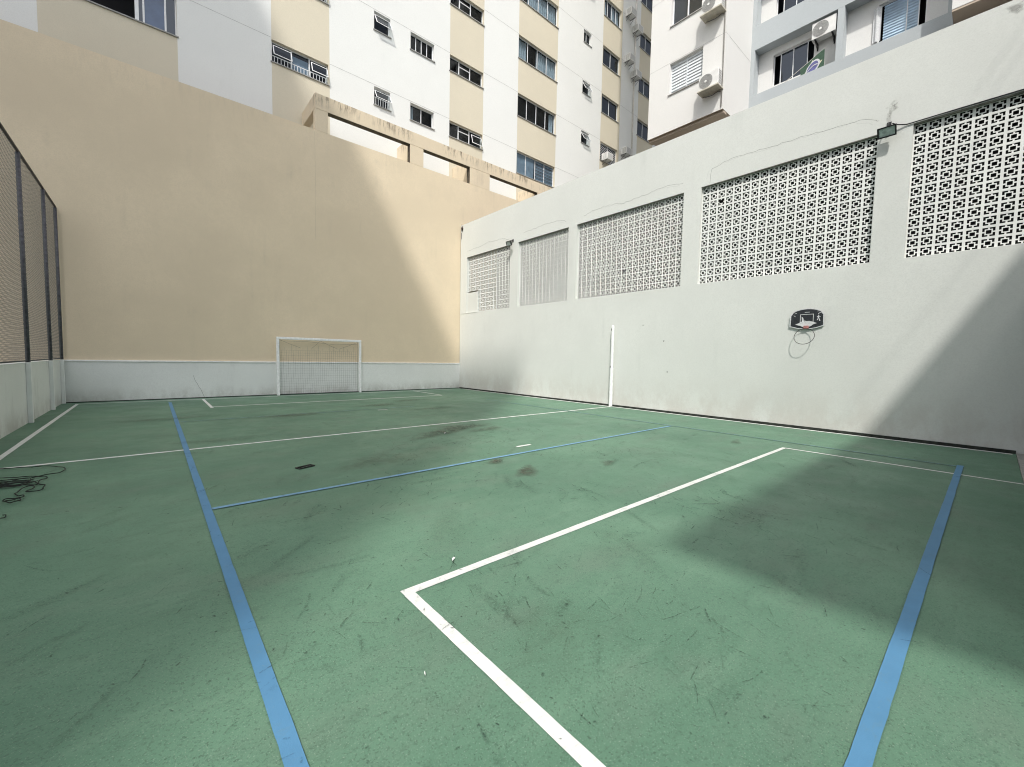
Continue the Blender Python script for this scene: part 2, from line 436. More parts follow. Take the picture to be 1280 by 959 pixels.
# fine crease under the parapet end and a crack in the dado
def crack(mb, pts, mp, wd, al):
    P = [Vector(mp(p[0], p[1], 0)) for p in pts]
    up = Vector(mp(0, 1, 0))-Vector(mp(0, 0, 0)); rt = Vector(mp(1, 0, 0))-Vector(mp(0, 0, 0))
    # densify with jitter
    Q = []
    for a, b in zip(P, P[1:]):
        n = max(2, int((b-a).length/.085))
        for k in range(n):
            j = (random.uniform(-1, 1)*.02)
            Q.append(a+(b-a)*k/n + up*j + rt*random.uniform(-1, 1)*.006)
    Q.append(P[-1])
    nrm = up.cross(rt).normalized()
    for k in range(len(Q)-1):
        d = (Q[k+1]-Q[k]).normalized(); s_ = d.cross(nrm)*wd*.5
        mb.poly([Q[k]-s_, Q[k+1]-s_, Q[k+1]+s_, Q[k]+s_], 0, [al]*4)
mpB = lambda u, v, w: (u, YB-.002-w, v)
mpD = lambda u, v, w: (u, YB-.032-w, v)
m_ = MB(); crack(m_, [(4.83, 9.9), (4.84, 8.2), (4.82, 7.0), (4.83, 5.9)], mpB, .012, .16)
crack(m_, [(1.0, .74), (1.06, .55), (1.18, .32), (1.24, .16), (1.28, .02)], mpD, .009, .6)
m_.build('crack', M['crack'], bw, fix=False)

# ------------------------------------------------------------------ right wall: garage with breeze-block screens
gw = thing('garage_wall', (XR, 8, 0), 'long off white wall with five breeze block screens and hairline cracks', 'wall')
WT = .16
mpR = lambda u, v, w: (XR-w, u, v)           # u = y, v = z, w outward (towards the court)
P = [(13.47, 16.63), (10.25, 12.96), (5.97, 9.86), (1.825, 5.475), (-2.3, 1.30)]
holes = [(a, b, 3.65, 6.25) for a, b in P]
m_ = MB(); holed(m_, mpR, -3.3, 17.17, -.04, 7.85, holes, WT)
m_.poly([mpR(-3.3, 7.85, 0), mpR(17.17, 7.85, 0), mpR(17.17, 7.85, -WT), mpR(-3.3, 7.85, -WT)])
m_.build('wall_body', M['whitewall'], gw)
m_ = MB(); m_.box(XR+.03, XR+.12, 15.775, 16.628, 3.652, 4.575); m_.box(XR-.012, XR+.028, 15.775, 17.1, 3.62, 3.648)
m_.build('infill_panel', M['whitewall'], gw)
def cells(mb, y0, y1, z0, z1, nc, nr, skip=None, broken=(), e=.08, dep=.018):
    cw, ch = (y1-y0)/nc, (z1-z0)/nr
    x0, x1 = XR+.085, XR+.085+dep
    for c in range(nc):
        for r in range(nr):
            if skip and skip(c, r): continue
            a, b = y0+c*cw, z0+r*ch
            def bx(u0, u1, v0, v1, d=0.0):
                mb.box(x0+d, x1-d, a+u0*cw, a+u1*cw, b+v0*ch, b+v1*ch)
            bx(0, 1, 0, e); bx(0, 1, 1-e, 1); bx(0, e, e, 1-e); bx(1-e, 1, e, 1-e)          # rim of the block
            i0, i1, t = .252, .748, .082                                                        # inner ring
            d = .002
            bx(i0, i1, i0, i0+t, d)
            if (c, r) not in broken: bx(i0, i1, i1-t, i1, d); bx(i0, i0+t, i0+t, i1-t, d); bx(i1-t, i1, i0+t, i1-t, d)
            k0, k1 = .44, .56                                                                    # bridges ring to rim
            bx(k0, k1, e, i0, 2*d); bx(k0, k1, i1, 1-e, 2*d); bx(e, i0, k0, k1, 2*d); bx(i1, 1-e, k0, k1, 2*d)
nc = [16, 14, 19, 18, 18]
for (a, b), n in zip(P, nc):
    m_ = MB()
    sk = (lambda c, r: c >= 12 and r < 5) if n == 16 else None
    if n == 16: b_ = b
    cells(m_, a, b, 3.65, 6.25, n, 13, sk, {(15, 10)} if n == 18 and a > 0 else ({(9, 3)} if n == 19 else ({(6, 4)} if n == 14 else ())), .095 if a > 5.8 else .105, .010 if a > 5.8 else .018)
    m_.build('breeze_block_screen', M['block'], gw, fix=False)
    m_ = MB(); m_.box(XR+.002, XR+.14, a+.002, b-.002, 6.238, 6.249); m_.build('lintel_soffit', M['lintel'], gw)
m_ = MB()
for pts in ([(1.826,6.50),(1.88,6.54),(2.14,6.663),(2.62,6.689),(3.38,6.716),(3.88,6.715),(4.24,6.747),(4.91,6.74),(5.21,6.635),(5.244,6.437),(5.25,6.28)],
            [(6.0,6.50),(6.22,6.537),(6.46,6.587),(6.97,6.551),(7.95,6.481),(8.31,6.552),(8.72,6.583),(9.22,6.551),(9.56,6.475)],
            [(10.37,6.473),(10.68,6.604),(11.3,6.629),(12.04,6.584),(12.64,6.559)],
            [(13.58,6.46),(13.9,6.593),(15.0,6.644),(15.85,6.556),(16.63,6.55)]):
    crack(m_, pts, lambda u, v, w: (XR-.002-w, u, v), .008, .55)
    crack(m_, [(p[0]+.1, p[1]-.02) for p in pts[:-1]], lambda u, v, w: (XR-.0025-w, u, v), .01, .12)
m_.build('crack', M['crack'], gw, fix=False)
m_ = MB()
def wallblob(mb, y, z, ry, rz, al, n=12):
    def Q(r, t):
        r *= 1+.25*math.sin(3*t+y)+.2*math.sin(5*t+z*3)
        return (XR-.0035, y+ry*r*math.cos(t), z+rz*r*math.sin(t))
    for k in range(n):
        t0, t1 = 2*math.pi*k/n, 2*math.pi*(k+1)/n
        mb.poly([(XR-.0035, y, z), Q(.5, t0), Q(.5, t1)], 0, [al, al*.7, al*.7])
        mb.poly([Q(.5, t0), Q(1, t0), Q(1, t1), Q(.5, t1)], 0, [al*.7, 0, 0, al*.7])
for a in ((1.62,6.72,.09,.12,.8),(1.67,6.52,.05,.22,.6),(.08,7.70,.14,.1,.9),(6.4,2.1,.03,.03,.9),(6.25,1.2,.03,.04,.8),(7.1,2.6,.05,.02,.7)):
    wallblob(m_, *a)
m_.build('stain', M['wallsmear'], gw, fix=False)
m_ = MB()
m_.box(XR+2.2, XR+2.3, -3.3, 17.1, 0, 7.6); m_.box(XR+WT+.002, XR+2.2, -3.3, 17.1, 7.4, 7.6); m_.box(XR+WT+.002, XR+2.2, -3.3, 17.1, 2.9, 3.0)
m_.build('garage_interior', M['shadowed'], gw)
m_ = MB(); m_.box(XR-.012, XR-.001, -.34, 17.15, -.04, .055); m_.build('wall_foot', M['base_gap'], gw)

# small iron stub in the corner, floodlights, cable
m_ = MB(); m_.tube([(11.38,17.02,7.78),(11.37,17.0,7.66),(11.40,17.06,7.55)], [.02,.05,.02], 6); m_.tube([(11.37,17.0,7.7),(11.34,16.98,7.86)], .012, 6); m_.tube([(11.405,17.1,7.5),(11.41,17.12,7.2)], .01, 5)
tag(m_.build('iron_stub', M['rust']), 'small rusty iron stub at the top corner where the beige and white walls meet', 'iron stub')

def floodlight(loc, rotz, tilt, label, group):
    t = thing('floodlight', loc, label, 'floodlight', group)
    O = Vector(loc); rm = Matrix.Rotation(rotz, 3, 'Z') @ Matrix.Rotation(tilt, 3, 'X')
    q = lambda u, v, w: tuple(O + rm @ Vector((u, -w, v)))       # local: faces -Y, w forwards
    b = MB(); hw, hh = .145, .10
    b.hexa([q(-hw*.75,-hh*.75,-.07),q(hw*.75,-hh*.75,-.07),q(hw,-hh,.0),q(-hw,-hh,.0),q(-hw*.75,hh*.75,-.07),q(hw*.75,hh*.75,-.07),q(hw,hh,.0),q(-hw,hh,.0)])
    b.mbox(q, -hw, hw, hh-.022, hh, .001, .03); b.mbox(q, -hw, hw, -hh, -hh+.022, .001, .03)
    b.mbox(q, -hw, -hw+.022, -hh+.022, hh-.022, .001, .03); b.mbox(q, hw-.022, hw, -hh+.022, hh-.022, .001, .03)
    for k in range(5): b.mbox(q, -.08+k*.04-.006, -.08+k*.04+.006, -hh*.6, hh*.6, -.095, -.068)
    b.build('lamp_body', M['blacksteel'], t)
    b = MB(); b.mbox(q, -hw+.024, hw-.024, -hh+.024, hh-.024, .004, .016); b.build('lens', M['floodglass'], t)
    return t, q
t, q = floodlight((XR-.19, 1.665, 6.17), R(-90), R(28), 'black floodlight on the pier between the two nearest block screens, cable attached', 'wall floodlights')
b = MB(); b.tube([(XR,1.665,6.36),(XR-.10,1.665,6.36),(XR-.16,1.665,6.29)], .014, 6); b.box(XR-.015, XR-.001, 1.63, 1.70, 6.30, 6.42); b.build('bracket', M['blacksteel'], t)
t, q = floodlight((XR-.22, 13.30, 6.22), R(-90), R(20), 'small floodlight on the far pier near the corner with the beige wall', 'wall floodlights')
b = MB(); b.tube([(XR,13.3,6.37),(XR-.12,13.3,6.36),(XR-.19,13.3,6.32)], .014, 6); b.box(XR-.015, XR-.001, 13.26, 13.34, 6.31, 6.43); b.build('bracket', M['blacksteel'], t)
m_ = MB(); m_.tube([(XR-.12,1.60,6.33),(XR-.06,1.53,6.30),(XR-.02,1.40,6.268),(XR-.014,.6,6.272),(XR-.014,-.4,6.266),(XR-.014,-2.3,6.27)], .011, 6)
tag(m_.build('power_cable', M['blacksteel']), 'black cable running from the floodlight along the top of the nearest block screen', 'cable')

# ------------------------------------------------------------------ left fence
fe = thing('mesh_fence', (XL, 8, 0), 'tall grey wire mesh fence on a low white wall left of the court', 'fence')
m_ = MB(); m_.box(XL-.14, XL, -.34, 17.165, -.04, 1.235); m_.build('base_wall', M['dado'], fe)
ys = [17.06, 15.38, 12.88, 10.3, 7.8, 5.3]
for y in ys:
    m_ = MB(); m_.box(XL+.002, XL+.075, y-.042, y+.042, .0, 1.24); pl = m_.build('post_footing', M['greypost'], fe, bevel=.006)
    m_ = MB(); m_.tube([(XL+.035,y,1.242),(XL+.035,y,5.40)], .036, 10); m_.build('post', M['steel'], fe, smooth=True)
m_ = MB(); m_.tube([(XL+.035,5.25,5.43),(XL+.035,17.12,5.43)], .028, 8); m_.build('top_rail', M['blacksteel'], fe, smooth=True)
m_ = MB(); m_.tube([(XL+.012,5.25,1.27),(XL+.012,17.1,1.27)], .014, 6); m_.build('bottom_rail', M['blacksteel'], fe, smooth=True)
m_ = MB(); z0, z1 = 1.27, 5.41; hh = z1-z0; st = .075
k = -hh
while k < 17.1+hh:
    for sgn in (1, -1):
        a0, a1 = (k, k+hh) if sgn > 0 else (k+hh, k)
        # clip to 0..17.1
        ts = [0.0, 1.0]
        dy = a1-a0
        lo = (5.28-a0)/dy; hi = (17.1-a0)/dy
        t0, t1 = max(0, min(lo, hi)), min(1, max(lo, hi))
        if t1-t0 > .01:
            x = XL+.03+.003*sgn
            m_.tube([(x, a0+dy*t0, z0+hh*t0), (x, a0+dy*t1, z0+hh*t1)], .0021, 3, cap=False)
    k += st
m_.build('wire_mesh', M['wire'], fe, fix=False)

# ------------------------------------------------------------------ goal
gl = thing('football_goal', (4.92, 16.98, 0), 'white football goal with sagging net against the beige wall', 'goal')
GX0, GX1, GY, GH = 3.44, 6.43, 16.97, 2.09
for x in (GX0, GX1):
    m_ = MB(); m_.box(x-.045, x+.045, GY-.045, GY+.045, 0, GH-.046); m_.build('post', M['whitepaint'], gl, bevel=.015)
m_ = MB(); m_.box(GX0-.045, GX1+.045, GY-.044, GY+.044, GH-.045, GH+.045); m_.build('crossbar', M['whitepaint'], gl, bevel=.015)
m_ = MB(); rn = random.Random(5)
NX, NZ = 36, 21
def npt(i, j):
    u, v = i/NX, j/NZ
    top = GH-.06-.10*math.sin(math.pi*u)*(.5+.5*math.sin(5*u)) if False else GH-.05
    z = .03+(top-.03)*v
    x = GX0+.06+(GX1-GX0-.12)*u+.012*math.sin(9*v+3*u)
    y = GY+.09+.06*math.sin(math.pi*v)*0.6+.01*math.sin(11*u+5*v)
    return (x, y, z)
for i in range(NX+1):
    lim = NZ if i in (0, NX) else NZ-2-int(3*abs(math.sin(i*1.3)))
    m_.tube([npt(i, j) for j in range(lim+1)], (.0022 if 0 < i < NX else .006), 3, cap=False)
for j in range(NZ-3):
    m_.tube([npt(i, j) for i in range(NX+1)], .0016 if j else .018, 3, cap=False)
for a, b in ((0, 9), (18, 14), (36, 27), (18, 26)):
    m_.tube([npt(a, NZ), npt((a+b)/2, NZ-1.6), npt(b, NZ-3)], .004, 3, cap=False)
m_.tube([npt(0, NZ-.5), npt(12, NZ-.4), npt(25, NZ-1.3), npt(36, NZ-.8)], .004, 3, cap=False)
m_.build('net', M['net'], gl, fix=False)

# ------------------------------------------------------------------ volleyball post
vp = thing('net_post', (11.30, 8.12, 0), 'slim white net post standing at the halfway line by the white wall', 'post')
m_ = MB(); m_.tube([(11.30,8.12,0),(11.30,8.12,1.25),(11.30,8.12,1.26),(11.30,8.12,2.60)], [.056,.056,.048,.048], 14); m_.build('pole', M['whitepaint'], vp)
m_ = MB(); m_.tube([(11.30,8.12,2.601),(11.30,8.12,2.63)], [.05,.03], 14); m_.build('pole_cap', M['whitepaint'], vp)
for z in (1.3, 2.5):
    m_ = MB(); m_.tube([(11.24,8.12,z),(11.22,8.12,z+.03),(11.22,8.12,z-.05)], .008, 6); m_.build('hook', M['steel'], vp)

# ------------------------------------------------------------------ mini basketball hoop
hp = thing('basketball_hoop', (XR, 2.86, 2.5), 'small black toy basketball backboard with drooping bare hoop on white wall', 'basketball hoop')
XF = XR-.035
mh = lambda u, v, w: (XF-w, 2.866-u, 2.53+v)       # u to the viewer's right, v up
out = [(-.325,-.155),(-.325,.085)]
for k in range(9):
    a = -1+2*k/8
    out.append((.325*a if abs(a) < 1 else .325*a, .085+.145*(1-a*a)**.8))
out = [(-.325,-.155),(-.318,.09)] + [(.30*a, .11+.125*math.sqrt(max(0, 1-a*a))) for a in [-.9,-.7,-.45,-.2,0,.2,.45,.7,.9]] + [(.318,.09),(.325,-.155),(.17,-.205),(0,-.225),(-.17,-.205)]
def slab(mb, pts, w0, w1):
    n = len(pts)
    mb.poly([mh(p[0],p[1],w1) for p in pts]); mb.poly([mh(p[0],p[1],w0) for p in reversed(pts)])
    for i in range(n):
        a, b_ = pts[i], pts[(i+1) % n]
        mb.poly([mh(*a,w0), mh(*b_,w0), mh(*b_,w1), mh(*a,w1)])
m_ = MB(); slab(m_, out, -.03, 0); bbo = m_.build('backboard', M['bbblack'], hp)
m_ = MB()
n = len(out)
for i in range(n):                                   # white edging
    a, b_ = Vector(out[i]), Vector(out[(i+1) % n])
    s0, s1 = .965, 1.035
    m_.poly([mh(*(a*s0),.003), mh(*(b_*s0),.003), mh(*(b_*s1),.003), mh(*(a*s1),.003)])
m_.build('edge_trim', M['bbwhite'], bbo, fix=False)
m_ = MB()
def rect(u0, u1, v0, v1, w=.004): m_.mbox(mh, u0, u1, v0, v1, w-.003, w)
rect(-.13, .13, .104, .115); rect(-.13, -.119, -.09, .103); rect(.119, .13, -.07, .103)          # target square
rect(-.045, .05, .152, .163)
# peeled white patch at the foot of the board
pr = random.Random(2)
pts = [(-.22,-.115),(-.15,-.085),(-.12,-.06),(-.09,-.05),(-.10,.06),(-.075,.04),(-.055,-.02),(.0,-.045),(.05,-.04),(.09,-.055),(.15,-.075),(.20,-.10),(.13,-.125),(.09,-.16),(.02,-.185),(-.06,-.18),(-.12,-.15)]
c0 = (0, -.11)
for i in range(len(pts)):
    a, b_ = pts[i], pts[(i+1) % len(pts)]
    m_.poly([mh(c0[0],c0[1],.0045), mh(*a,.0045), mh(*b_,.0045)])
for p in ([(-.27,.10),(-.24,.075),(-.215,.06),(-.235,.085)], [(-.25,.13),(-.2,.14),(-.2,.15),(-.24,.14)]):
    m_.poly([mh(*x,.0045) for x in p])
# leaping figure on the right
for p in ([(.205,.055),(.225,.09),(.24,.055),(.235,.01),(.21,.005)], [(.225,.095),(.235,.115),(.222,.125),(.212,.11)], [(.19,.05),(.205,.06),(.205,.035)], [(.23,.06),(.262,.05),(.258,.035),(.235,.04)], [(.21,.01),(.195,-.03),(.21,-.035),(.222,.005)], [(.225,.01),(.24,-.05),(.262,-.055),(.24,.01)], [(.20,.16),(.212,.165),(.212,.185),(.202,.185)], [(.225,.15),(.275,.13),(.27,.12),(.225,.138)]):
    m_.poly([mh(*x,.0045) for x in p])
m_.build('printed_marks', M['bbwhite'], bbo, fix=False)
m_ = MB(); m_.mbox(mh, -.05, .05, -.215, -.15, .006, .035); m_.build('bracket', M['bbred'], hp, bevel=.006)
RD, TH = .385, R(70)
A = Vector(mh(-.01, -.215, .02))
ax1 = Vector((-math.cos(TH), 0, -math.sin(TH))); ax2 = Vector((0, 1, 0))
cc = A + ax1*RD*.5
m_ = MB(); m_.tube([tuple(cc + ax1*(RD/2)*math.cos(t)+ax2*(RD/2)*1.02*math.sin(t)) for t in [2*math.pi*k/36 for k in range(36)]], .0062, 6, closed=True)
m_.build('rim', M['rim'], hp, smooth=True)

# ------------------------------------------------------------------ bits on the floor
fd = thing('floor_drain', (1.505, 5.93, 0), 'small black rectangular drain grate set in the green floor', 'drain')
m_ = MB()
ang = R(18); rz = Matrix.Rotation(ang, 3, 'Z')
dq = lambda u, v, w: tuple(Vector((1.505, 5.93, 0)) + rz @ Vector((u, v, w)))
m_.mbox(dq, -.11, .11, .038, .05, .001, .016); m_.mbox(dq, -.11, .11, -.05, -.038, .001, .016); m_.mbox(dq, -.11, -.098, -.038, .038, .001, .016); m_.mbox(dq, .098, .11, -.038, .038, .001, .016)
m_.build('frame', M['blacksteel'], fd)
m_ = MB()
for k in range(3): m_.mbox(dq, -.05+k*.05-.005, -.05+k*.05+.005, -.037, .037, .002, .012)
m_.build('grate', M['blacksteel'], fd)
for (x, y, a, sz), lb in zip(((1.64, 2.52, .4, .024), (.93, 1.66, 1.0, .009), (4.3, 6.95, .2, .03)), ('torn white paper scrap on green floor just outside the white box corner', 'tiny white crumb on green floor near the blue line', 'white scrap on dark smear below the halfway line')):
    m_ = MB(); q = lambda u, v, w: (x+u*math.cos(a)-v*math.sin(a), y+u*math.sin(a)+v*math.cos(a), .016+w)
    m_.poly([q(-sz,-sz*.3,0), q(-sz*.2,-sz*.4,.006), q(sz,-.1*sz,.003), q(sz*.6,sz*.35,.012), q(-sz*.3,sz*.25,.004)])
    m_.poly([q(-sz,-sz*.3,.001), q(-sz*.2,-sz*.4,.007), q(-sz*.6,sz*.1,.02)])
    tag(m_.build('paper_scrap', M['paper'], fix=False), lb, 'paper scrap')
# tangled cord
def smooth(pts, n=6):
    P = [Vector((*p, 0)) for p in pts]; out = []
    for i in range(len(P)-1):
        p0, p1, p2, p3 = P[max(i-1,0)], P[i], P[i+1], P[min(i+2,len(P)-1)]
        for k in range(n):
            t = k/n
            out.append(.5*((2*p1)+(-p0+p2)*t+(2*p0-5*p1+4*p2-p3)*t*t+(-p0+3*p1-3*p2+p3)*t**3))
    out.append(P[-1]); return out
m_ = MB(); cr = random.Random(11)
def cordline(pts, r=.0055):
    q = smooth(pts); m_.tube([(p.x, p.y, .016+.010*abs(math.sin(i*.37))) for i, p in enumerate(q)], r, 5)
cordline([(-1.75,8.0),(-1.48,7.99),(-1.305,7.90),(-1.163,7.872),(-.977,7.75),(-.881,7.589),(-.857,7.455),(-.886,7.337),(-1.006,7.256),(-1.2,7.2),(-1.45,7.25),(-1.7,7.3)])
cordline([(-1.8,7.36),(-1.359,7.372),(-1.15,7.29),(-1.017,7.223),(-.96,7.1),(-1.001,6.988),(-1.01,6.787),(-1.15,6.9),(-1.285,6.953),(-1.6,7.0)])
for k in range(6):
    y = cr.uniform(6.85, 7.2); 
    cordline([(-1.8+cr.uniform(0,.3), y+cr.uniform(-.1,.1)), (-1.45, y+cr.uniform(-.12,.12)), (-1.25+cr.uniform(-.1,.1), y+cr.uniform(-.12,.12)), (-1.02+cr.uniform(-.1,.05), y+cr.uniform(-.1,.1)), (-1.1, y-.12), (-1.35, y-.1+cr.uniform(-.1,.1))], .0042)
cordline([(-1.05,7.0),(-1.0,6.85),(-.928,6.725),(-.93,6.60),(-.924,6.526),(-1.033,6.507),(-1.0,6.70),(-1.072,6.768),(-1.09,6.62),(-1.103,6.482),(-1.06,6.38),(-1.024,6.363),(-1.03,6.28),(-1.10,6.30),(-1.145,6.27),(-1.11,6.18),(-1.059,6.133),(-1.021,6.192),(-1.05,6.26),(-1.12,6.22)])
cordline([(-1.25,5.62),(-1.045,5.601),(-1.024,5.671),(-1.05,5.72)], .0045)
tag(m_.build('tangled_cord', M['cord']), 'tangled black cord lying on the green floor by the fence', 'cord')

# ------------------------------------------------------------------ windows
def sash(mb, mp, u0, u1, v0, v1, w0, w1, t=.035):
    mb.mbox(mp, u0, u1, v0, v0+t, w0, w1); mb.mbox(mp, u0, u1, v1-t, v1, w0, w1)
    mb.mbox(mp, u0, u0+t, v0+t, v1-t, w0, w1); mb.mbox(mp, u1-t, u1, v0+t, v1-t, w0, w1)
def curtain(mp, u0, u1, v0, v1, w, parent, mat, seed=0):
    c = MB(); r_ = random.Random(seed); n = max(8, int((u1-u0)/.03)); pts = []
    for k in range(n+1):
        u = u0+(u1-u0)*k/n
        pts.append((u, w+.03*math.sin(k*1.1+seed)+.015*math.sin(k*.37+seed*2)))
    for (a, wa), (b, wb) in zip(pts, pts[1:]):
        c.poly([mp(a,v0,wa), mp(b,v0,wb), mp(b,v1,wb), mp(a,v1,wa)])
    return c.build('curtain', mat, parent, smooth=True)
def slats(mb, mp, u0, u1, v0, v1, w, pitch):
    v = v0
    while v < v1-.01:
        mb.hexa([mp(u0,v,w+.03),mp(u1,v,w+.03),mp(u1,v+.006,w+.03),mp(u0,v+.006,w+.03),mp(u0,v+pitch*.80,w),mp(u1,v+pitch*.80,w),mp(u1,v+pitch*.80+.006,w),mp(u0,v+pitch*.80+.006,w)])
        v += pitch
def window(b, mp, u0, u1, v0, v1, kind, seed=0, depth=.2, flip=1):
    """frame mesh = the window part; panes, sashes, bars, curtains, sill are its sub-parts"""
    W = -depth+.07
    f = MB(); sash(f, mp, u0+.003, u1-.003, v0+.003, v1-.003, W-.05, W, .04)
    G = MB(); x0, x1, y0, y1 = u0+.043, u1-.043, v0+.043, v1-.043
    extra = []
    rr = random.Random(seed*31+7)
    glass = M['glass']
    def vbar(u, t=.035, a=y0, c=y1): f.mbox(mp, u-t/2, u+t/2, a, c, W-.045, W-.004)
    if kind in ('slide2', 'slide4', 'curtains', 'louvre', 'lattice', 'big'):
        n = {'slide2': 2, 'slide4': 4, 'curtains': 4, 'louvre': 4, 'lattice': 2, 'big': 4}[kind]
        if kind == 'big': vbar(-.11, .10); vbar(.06, .05); vbar(.62, .05)
        else:
            for k in range(1, n): vbar(x0+(x1-x0)*k/n)
    if kind == 'fix3':
        a, c = x0+(x1-x0)*.29, x0+(x1-x0)*.63
        vbar(a, .05); vbar(c, .05); f.mbox(mp, a+.025, c-.025, y1-.24, y1-.20, W-.045, W-.004)
    if kind == 'bars3':
        a, c = x0+(x1-x0)*.34, x0+(x1-x0)*.67
        vbar(a, .05); vbar(c, .05)
    if kind == 'blue4':
        vbar((x0+x1)/2, .06)
    fo = f.build('window', M['alu'], b)
    if kind == 'big': glass = M['blueglass']
    if kind == 'blue4': glass = M['blueglass']
    if kind == 'blue4':
        for u in (x0+(x1-x0)*.18, x0+(x1-x0)*.62): pass
    gx = -.06 if kind == 'big' else x0
    G.poly([mp(gx,y0,W-.025), mp(x1,y0,W-.025), mp(x1,y1,W-.025), mp(gx,y1,W-.025)])
    if kind not in ('shutter',): G.build('pane', glass, fo, fix=False)
    s_ = MB(); s_.mbox(mp, u0-.04, u1+.04, v0-.035, v0+.002, -depth+.02, .045); s_.build('sill', M['sill'], fo)
    def open_sash(a, c, top, bot, outw):
        """awning sash hinged at the top, foot pushed out"""
        q = MB(); L = math.hypot(top-bot, outw); t = .03
        def sp(u, s, w): 
            k = s/L
            return mp(u, top-(top-bot)*k, -.03+outw*k + w)
        def bx(mb, ua, ub, sa, sb, wa, wb): mb.hexa([sp(ua,sa,wa),sp(ub,sa,wa),sp(ub,sa,wb),sp(ua,sa,wb),sp(ua,sb,wa),sp(ub,sb,wa),sp(ub,sb,wb),sp(ua,sb,wb)])
        bx(q, a, c, 0, t, 0, .025); bx(q, a, c, L-t, L, 0, .025); bx(q, a, a+t, t, L-t, 0, .025); bx(q, c-t, c, t, L-t, 0, .025)
        so = q.build('open_sash', M['alu'], fo)
        q = MB(); q.poly([sp(a+t,t,.012), sp(c-t,t,.012), sp(c-t,L-t,.012), sp(a+t,L-t,.012)]); 
        q.build('pane', M['sashglass'], fo, fix=False)
    def bars(a, c, lo, hi, n, w=-.06):
        q = MB()
        for k in range(n): 
            u = a+(c-a)*(k+.5)/n; q.mbox(mp, u-.011, u+.011, lo, hi, w-.01, w+.01)
        q.mbox(mp, a, c, hi-.012, hi+.012, w-.012, w+.012)
        q.build('security_bars', M['alu'], fo)
    H = v1-v0
    if kind == 'awning':
        f2 = .28
        open_sash(u0+.02, u1-.02, v1-.14, v0+.18, f2)
    if kind == 'awningbars':
        open_sash(u0+.02, u1-.02, v1-.16, v0+.24, .24); bars(x0, x1, y0, v0+.36, 6)
    if kind == 'fix3' and seed % 3 == 1:
        open_sash(x0+(x1-x0)*.66, x1, v1-.22, v0+.10, .14)
    if kind == 'bars3':
        open_sash(x0, x0+(x1-x0)*.325, v1-.18, v0+.22, .17); open_sash(x0+(x1-x0)*.685, x1, v1-.18, v0+.22, .17)
        bars(x0, x1, y0, v0+.26, 17)
        q = MB(); q.mbox(mp, x0+(x1-x0)*.355, x0+(x1-x0)*.655, y0+.02, y1-.12, W-.09, W-.08); q.build('blind', M['bluepanel'], fo)
    if kind == 'curtains':
        n = 4; wd = (x1-x0)/n
        for k in range(n):
            if (seed+k) % 4 == 1: continue
            curtain(mp, x0+wd*k+.02, x0+wd*(k+1)-.02, y0, y1, W-.12, fo, M['curtain'], seed+k)
    if kind == 'big':
        q = MB(); q.mbox(mp, .06, .62, y0, y1, W-.10, W-.09); q.build('blind', M['bluepanel'], fo)
    if kind == 'slide2' and seed % 2 == 0:
        curtain(mp, x0, x0+.28*(x1-x0)*.6, y0, y1, W-.12, fo, M['curtain'], seed)
    if kind == 'slide4' and seed % 5 == 1:
        curtain(mp, x1-.4, x1, y0, y1, W-.12, fo, M['curtain'], seed)
    if kind == 'louvre':
        q = MB(); q.mbox(mp, x0+.01, x0+(x1-x0)*.47, y0, y1, W-.035, W-.028); q.build('blind', M['bluepanel'], fo)
        q = MB()
        for k in range(2, 4):
            for j in range(6): q.mbox(mp, x0+(x1-x0)*k/4+.02, x0+(x1-x0)*(k+1)/4-.02, y0+.05+j*.19, y0+.075+j*.19, W-.02, W-.002)
        q.build('louvre_bars', M['steel'], fo)
        q = MB(); q.mbox(mp, x0+(x1-x0)*.5, x1, y0, y1, W-.05, W-.045); q.build('blind', M['bluepanel'], fo)
    if kind == 'lattice':
        q = MB(); n = 16
        for k in range(-n, n):
            a0 = x0+(x1-x0)*k/n*1.4; 
            pts = [(a0, y0), (a0+(y1-y0), y1)]
            t0 = max(0, (x0-a0)/(y1-y0)); t1 = min(1, (x1-a0)/(y1-y0))
            if t1 > t0+.02: q.tube([mp(a0+(y1-y0)*t, y0+(y1-y0)*t, W+.012) for t in (t0, t1)], .011, 4)
        q.build('lattice', M['alu'], fo)
    if kind == 'shutter':
        q = MB(); um = (x0+x1)/2
        slats(q, mp, x0, um-.02, y0, y1, W-.03, .13); slats(q, mp, um+.02, x1, y0, y1, W-.03, .13)
        q.mbox(mp, um-.02, um+.02, y0, y1, W-.04, W); q.mbox(mp, x0, x1, y0, y1, W-.06, W-.05)
        q.build('shutter', M['shutter'], fo)
    return fo

# ------------------------------------------------------------------ apartment block behind the beige wall
YF = 19.0
ab = thing('apartment_building', (14, YF+3, 0), 'tall white apartment block with cream window bands behind the beige wall', 'building')
mpF = lambda u, v, w: (u, YF-w, v)
PIT, HD, TOP, ROWS = 3.24, 13.68, 44.0, 6
colsW = {'A': (-1.95, .92, 1.34), 'B': (3.79, 5.90, .82), 'C': (7.88, 8.65, .80), 'D': (9.66, 10.94, .80), 'E': (11.85, 13.96, .79),
         'F': (16.47, 19.70, 1.28), 'G': (22.17, 22.96, .80), 'H': (24.25, 26.25, 1.27), 'I': (28.62, 30.6, 1.27)}
def head(k, c): return HD+PIT*k + (.04 if c in 'F' else 0)
beige = [(-2.32, .92), (3.79, 5.95), (11.85, 13.98), (16.47, 19.72), (24.20, 26.42), (28.70, 30.9)]
white = [(-14, -2.32), (.92, 3.79), (5.95, 11.85), (13.98, 16.47), (19.72, 24.20), (26.42, 28.70), (30.9, 38)]
